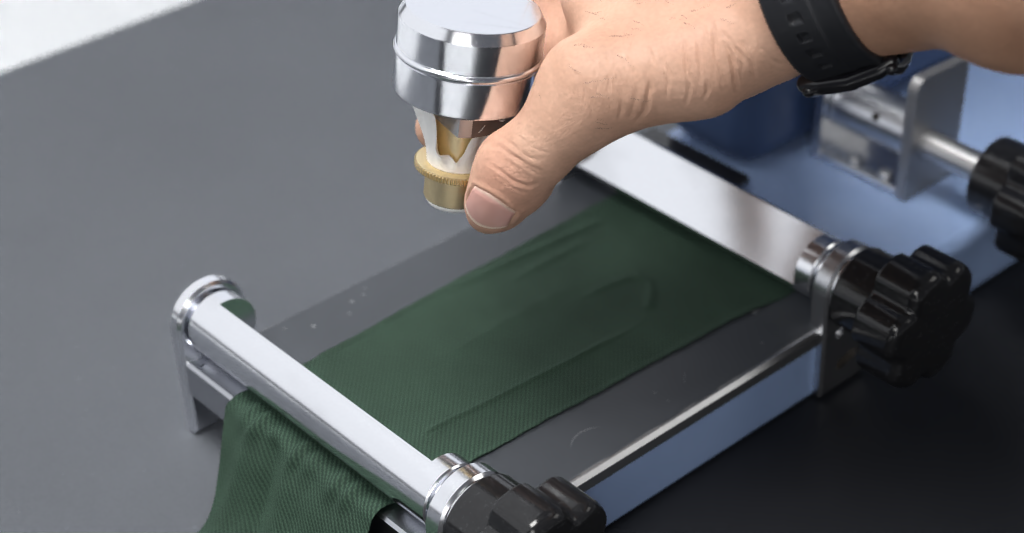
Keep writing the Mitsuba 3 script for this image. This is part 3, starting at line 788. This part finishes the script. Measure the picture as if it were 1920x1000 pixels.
# the folds of skin that frame the thumb nail
NC, ND, NS, NN = np.array([13.38, -33.71, 80.34]), np.array([-.025, .483, -.875]), np.array([.265, -.841, -.471]), np.array([-.964, -.244, -.107])
NS = NS - ND * (NS @ ND); NS /= np.linalg.norm(NS); NN = NN - ND * (NN @ ND) - NS * (NN @ NS); NN /= np.linalg.norm(NN)


def nail_outline(u):
    return -6.0 + 2.7 * (u / 6) ** 2, 7.3 - .22 * u - 2.3 * (u / 6) ** 2


loc = verts - NC
lu, lv, lh = loc @ NS, loc @ ND, loc @ NN
o0, _ = nail_outline(np.clip(lu, -6.5, 6.5))
sd = np.maximum(np.maximum(lu - 5.9, -6.1 - lu), o0 - lv)
frame = (lh > -6) & (lv < 5.5) & (lv > -9) & (np.abs(lu) < 9)
disp += np.where(frame, .55 * np.exp(-((sd - .75) / .7) ** 2) * np.clip((5.5 - lv) / 4, 0, 1) - .22 * np.exp(-(sd / .45) ** 2), 0)
disp += .26 * (meshkit.fbm(verts / 9.0, 3, 5) - .5) + .08 * (meshkit.noise(verts / 2.2, 9) - .5)
hand.vertices = verts + nr * disp[:, None]
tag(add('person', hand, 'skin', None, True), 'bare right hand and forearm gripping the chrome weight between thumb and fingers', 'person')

# short dark hairs on the back of the hand and the wrist
hr = np.random.default_rng(11)
hv, hn = np.asarray(hand.vertices), np.asarray(hand.vertex_normals)
cen = np.array([(66, -52, 126), (55, -45, 121), (40, -42, 115), (74, -62, 132)], float)
ok = np.where((np.linalg.norm(hv[:, None] - cen[None], axis=2).min(1) < 17) & ((hn @ -FWD) > .15) & (hn[:, 2] > -.2))[0]
tubes = []
for i in hr.choice(ok, 60, replace=False):
    d = np.array([.35, -.75, -.15]) + hr.normal(0, .25, 3)
    d -= hn[i] * (d @ hn[i]); d /= np.linalg.norm(d)
    L_, bend = hr.uniform(2.5, 6.0), hr.normal(0, .25)
    side_d = np.cross(hn[i], d)
    pts_ = np.array([hv[i] + d * L_ * t + hn[i] * (.10 + .8 * t - .55 * t * t) + side_d * bend * L_ * t * t for t in np.linspace(0, 1, 5)])
    for j in range(4):
        r0_, r1_ = 0.048 * (1 - j / 4.4), 0.048 * (1 - (j + 1) / 4.4)
        a3 = [pts_[j] + r0_ * (math.cos(q) * side_d + math.sin(q) * hn[i]) for q in (0, 2.1, 4.2)]
        b3 = [pts_[j + 1] + r1_ * (math.cos(q) * side_d + math.sin(q) * hn[i]) for q in (0, 2.1, 4.2)]
        tubes.append(trimesh.Trimesh(np.array(a3 + b3), [(0, 1, 4), (0, 4, 3), (1, 2, 5), (1, 5, 4), (2, 0, 3), (2, 3, 5)], process=False))
scene['hair_brown'] = twosided(principled((.11, .075, .055), .5))
hk = add('hair', trimesh.util.concatenate(tubes), 'hair_brown', 'person', False)
labels[hk] = {'label': 'fine short dark hairs on the back of the hand', 'kind': 'stuff'}

# thumb nail: a curved plate lying in the skin at the end of the thumb
def drop(u, v):
    """height of the skin over the nail's own plane"""
    h = np.full(u.shape, 4.0)
    base = NC + u[..., None] * NS + v[..., None] * ND
    for _ in range(40):
        h = h - sdf((base + h[..., None] * NN).reshape(-1, 3)).reshape(u.shape) * .8
    return h


nu, nvv = 49, 61
uu = np.linspace(-6.1, 5.9, nu)
v0, v1_ = nail_outline(uu)
tt = np.linspace(0, 1, nvv)
U_, T_ = np.meshgrid(uu, tt, indexing='ij')
VV = v0[:, None] + (v1_ - v0)[:, None] * T_
hs = [drop(uu, np.full(nu, float(q))) for q in (-4.0, -1.0, 2.0)]
c2 = np.clip((hs[0] - 2 * hs[1] + hs[2]) / 18, -.016, .0)
sl = (hs[2] - hs[0]) / 6
HN = hs[1][:, None] + sl[:, None] * (VV + 1) + c2[:, None] * (VV + 1) ** 2
HN = HN + .30 * ramp(0, .16, T_) + .10
HN = np.maximum(HN, drop(U_, VV) + .12 * ramp(.0, .12, T_) - .05)
HN = trimesh and HN
top_n = NC + U_[..., None] * NS + VV[..., None] * ND + HN[..., None] * NN
bot_n = top_n - .55 * NN
f1_ = grid_faces(nu, nvv)
tv = np.vstack([top_n.reshape(-1, 3), bot_n.reshape(-1, 3)])
rim_ = np.r_[np.arange(nvv), np.arange(1, nu) * nvv + nvv - 1, (nu - 1) * nvv + np.arange(nvv - 2, -1, -1), np.arange(nu - 2, 0, -1) * nvv]
rn = np.roll(rim_, -1); k_ = nu * nvv
nail = trimesh.Trimesh(tv, np.vstack([f1_, f1_[:, ::-1] + k_, np.stack([rim_, rn, rn + k_], 1), np.stack([rim_, rn + k_, rim_ + k_], 1)]), process=False)
if (nail.face_normals[:len(f1_)] @ NN).mean() < 0:
    nail.faces = nail.faces[:, ::-1]
uvn = np.stack([U_ / 12 + .5, T_], -1).reshape(-1, 2)
add('thumb_nail', nail, 'nail', 'person', True, np.vstack([uvn, uvn]), label='pale pink thumb nail')

# ---------------------------------------------------------------- the watch strap round the wrist
SA = np.array([.3896, -.7825, .4857]); SA /= np.linalg.norm(SA)
S0, S1 = STRAP_OFF
mid = (np.array(JOINTS['w1'][:3]) + np.array(JOINTS['x1'][:3]) + np.array(JOINTS['w2'][:3]) + np.array(JOINTS['x2'][:3])) / 4
mid = mid + SA * ((S0 + S1) / 2 - mid @ SA)
SE = np.array(STRAP_LOW) - mid; SE -= SA * (SE @ SA); SE /= np.linalg.norm(SE)      # angle 0: where the buckle is
SF = np.cross(SA, SE)
if SF @ FWD < 0:
    SF = -SF                                                                        # positive angles go underneath, away


def skin_radius(ang, off):
    o = mid + SA * (off - mid @ SA)[..., None]
    d = np.cos(ang)[..., None] * SE + np.sin(ang)[..., None] * SF
    r = np.full(ang.shape, 55.0)
    for _ in range(50):
        r = r - .8 * sdf((o + r[..., None] * d).reshape(-1, 3)).reshape(ang.shape)
    return r


nt, nw = 480, 48
tha = np.linspace(-math.pi, math.pi, nt, endpoint=False)
wv = np.linspace(0, 1, nw)
coarse_t, coarse_w = np.linspace(-math.pi, math.pi, 97), np.linspace(0, 1, 7)
CT, CW = np.meshgrid(coarse_t, coarse_w, indexing='ij')
RC = skin_radius(CT, S0 + (S1 - S0) * CW)
RC = .5 * RC + .5 * RC.mean(1, keepdims=True) + .25
from scipy.interpolate import RectBivariateSpline
RS = RectBivariateSpline(coarse_t, coarse_w, RC, s=6)


def strap_point(ang, w, lift):
    r = RS.ev(ang, w) + lift
    return mid + SA * (S0 + (S1 - S0) * w - mid @ SA)[..., None] + r[..., None] * (np.cos(ang)[..., None] * SE + np.sin(ang)[..., None] * SF)


TH, WW = np.meshgrid(tha, wv, indexing='ij')
thick = 2.1 + .35 * ramp(.66, .64, WW) + .25 * ramp(.90, .93, WW)
thick -= .9 * (1 - ramp(0, .045, WW) * ramp(1, .955, WW)) ** 2
Rm = RS.ev(0, .5)
slot = np.zeros_like(TH)
for q in range(9):
    slot += ramp(1.05, .75, np.abs(TH * Rm + 8.0 + 4.6 * q)) * ramp(.085, .065, np.abs(WW - .40))
thick = thick - 1.0 * np.clip(slot, 0, 1)
outer = strap_point(TH, WW, thick)
wi = np.linspace(1, 0, 8)
THi, WWi = np.meshgrid(tha, wi, indexing='ij')
inner = strap_point(THi, WWi, 0 * THi)
ring = np.concatenate([outer, inner], 1)
mm = ring.shape[1]
ii, jj = np.meshgrid(np.arange(nt), np.arange(mm), indexing='ij')
a_, b_ = ii * mm + jj, ((ii + 1) % nt) * mm + jj
c_, d_ = ((ii + 1) % nt) * mm + (jj + 1) % mm, ii * mm + (jj + 1) % mm
strap = trimesh.Trimesh(ring.reshape(-1, 3), np.vstack([np.stack([a_, b_, c_], -1).reshape(-1, 3), np.stack([a_, c_, d_], -1).reshape(-1, 3)]), process=False)
if strap.volume < 0:
    strap.faces = strap.faces[:, ::-1]
WATCH = 'wristwatch'
labels[WATCH] = {'label': 'black rubber wristwatch strap with small slots and a glossy buckle round the wrist', 'category': 'watch'}
add('strap', strap, 'strap_rubber', WATCH, 40)


def capsule_chain(pts, rads):
    out = []
    for (p, r), (q, s) in zip(list(zip(pts, rads))[:-1], list(zip(pts, rads))[1:]):
        out.append(Manifold.batch_hull([Manifold.sphere(r, 24).translate(list(p)), Manifold.sphere(s, 24).translate(list(q))]))
    return Manifold.batch_boolean(out, m3.OpType.Add)


def sp(a, w, l):
    return strap_point(np.array(float(a)), np.array(float(w)), np.array(float(l)))


# buckle: a glossy frame of two bars across the strap and two cheeks, and its tongue
bar = [sp(.02, w, 4.2 - 6 * (w - .5) ** 2) for w in (-.13, .1, .5, .9, 1.08)]
bk = add('buckle', capsule_chain(bar, [2.3, 2.6, 2.5, 2.3, 1.8]), 'gloss_black', WATCH, 50, label='glossy black buckle under the wrist')
for w in (-.10, 1.07):
    add('cheek', capsule_chain([sp(a, w, l) for a, l in ((.02, 3.8), (.14, 4.0), (.28, 3.8), (.42, 3.2))], [1.7, 1.7, 1.6, 1.5]), 'gloss_black', bk, 50)
add('bar', capsule_chain([sp(.42, w, 3.2) for w in (-.1, .5, 1.07)], [1.3, 1.3, 1.3]), 'gloss_black', bk, 50)
add('tongue', capsule_chain([sp(a, .42, l) for a, l in ((-.02, 4.2), (.16, 5.0), (.34, 4.4))], [.9, .9, .9]), 'steel', bk, 50)
# the loose end of the strap, a second layer running on underneath
t2 = np.linspace(.10, 1.75, 90)
w2 = np.linspace(.06, .94, 20)
T2, W2 = np.meshgrid(t2, w2, indexing='ij')
lift = 3.2 + 2.4 * ramp(.1, .55, T2) * ramp(2.2, 1.1, T2)
o2 = strap_point(T2, W2, lift + 1.6 - .6 * np.abs(2 * (W2 - .5)) ** 8)
i2 = strap_point(T2, W2, lift)
f2_ = grid_faces(90, 20)
k2 = 90 * 20
rim2 = np.r_[np.arange(20), np.arange(1, 90) * 20 + 19, 89 * 20 + np.arange(18, -1, -1), np.arange(88, 0, -1) * 20]
r22 = np.roll(rim2, -1)
tail = trimesh.Trimesh(np.vstack([o2.reshape(-1, 3), i2.reshape(-1, 3)]), np.vstack([f2_, f2_[:, ::-1] + k2, np.stack([rim2, r22, r22 + k2], 1), np.stack([rim2, r22 + k2, rim2 + k2], 1)]), process=False)
if tail.volume < 0:
    tail.faces = tail.faces[:, ::-1]
add('strap_end', tail, 'strap_rubber', WATCH, 40, label='loose end of the black strap below the buckle')
add('keeper', capsule_chain([sp(a_k, w, 6.4) for a_k, w in ((.80, -.04), (.80, .5), (.80, 1.04))], [1.5, 1.4, 1.5]), 'strap_rubber', WATCH, 50)
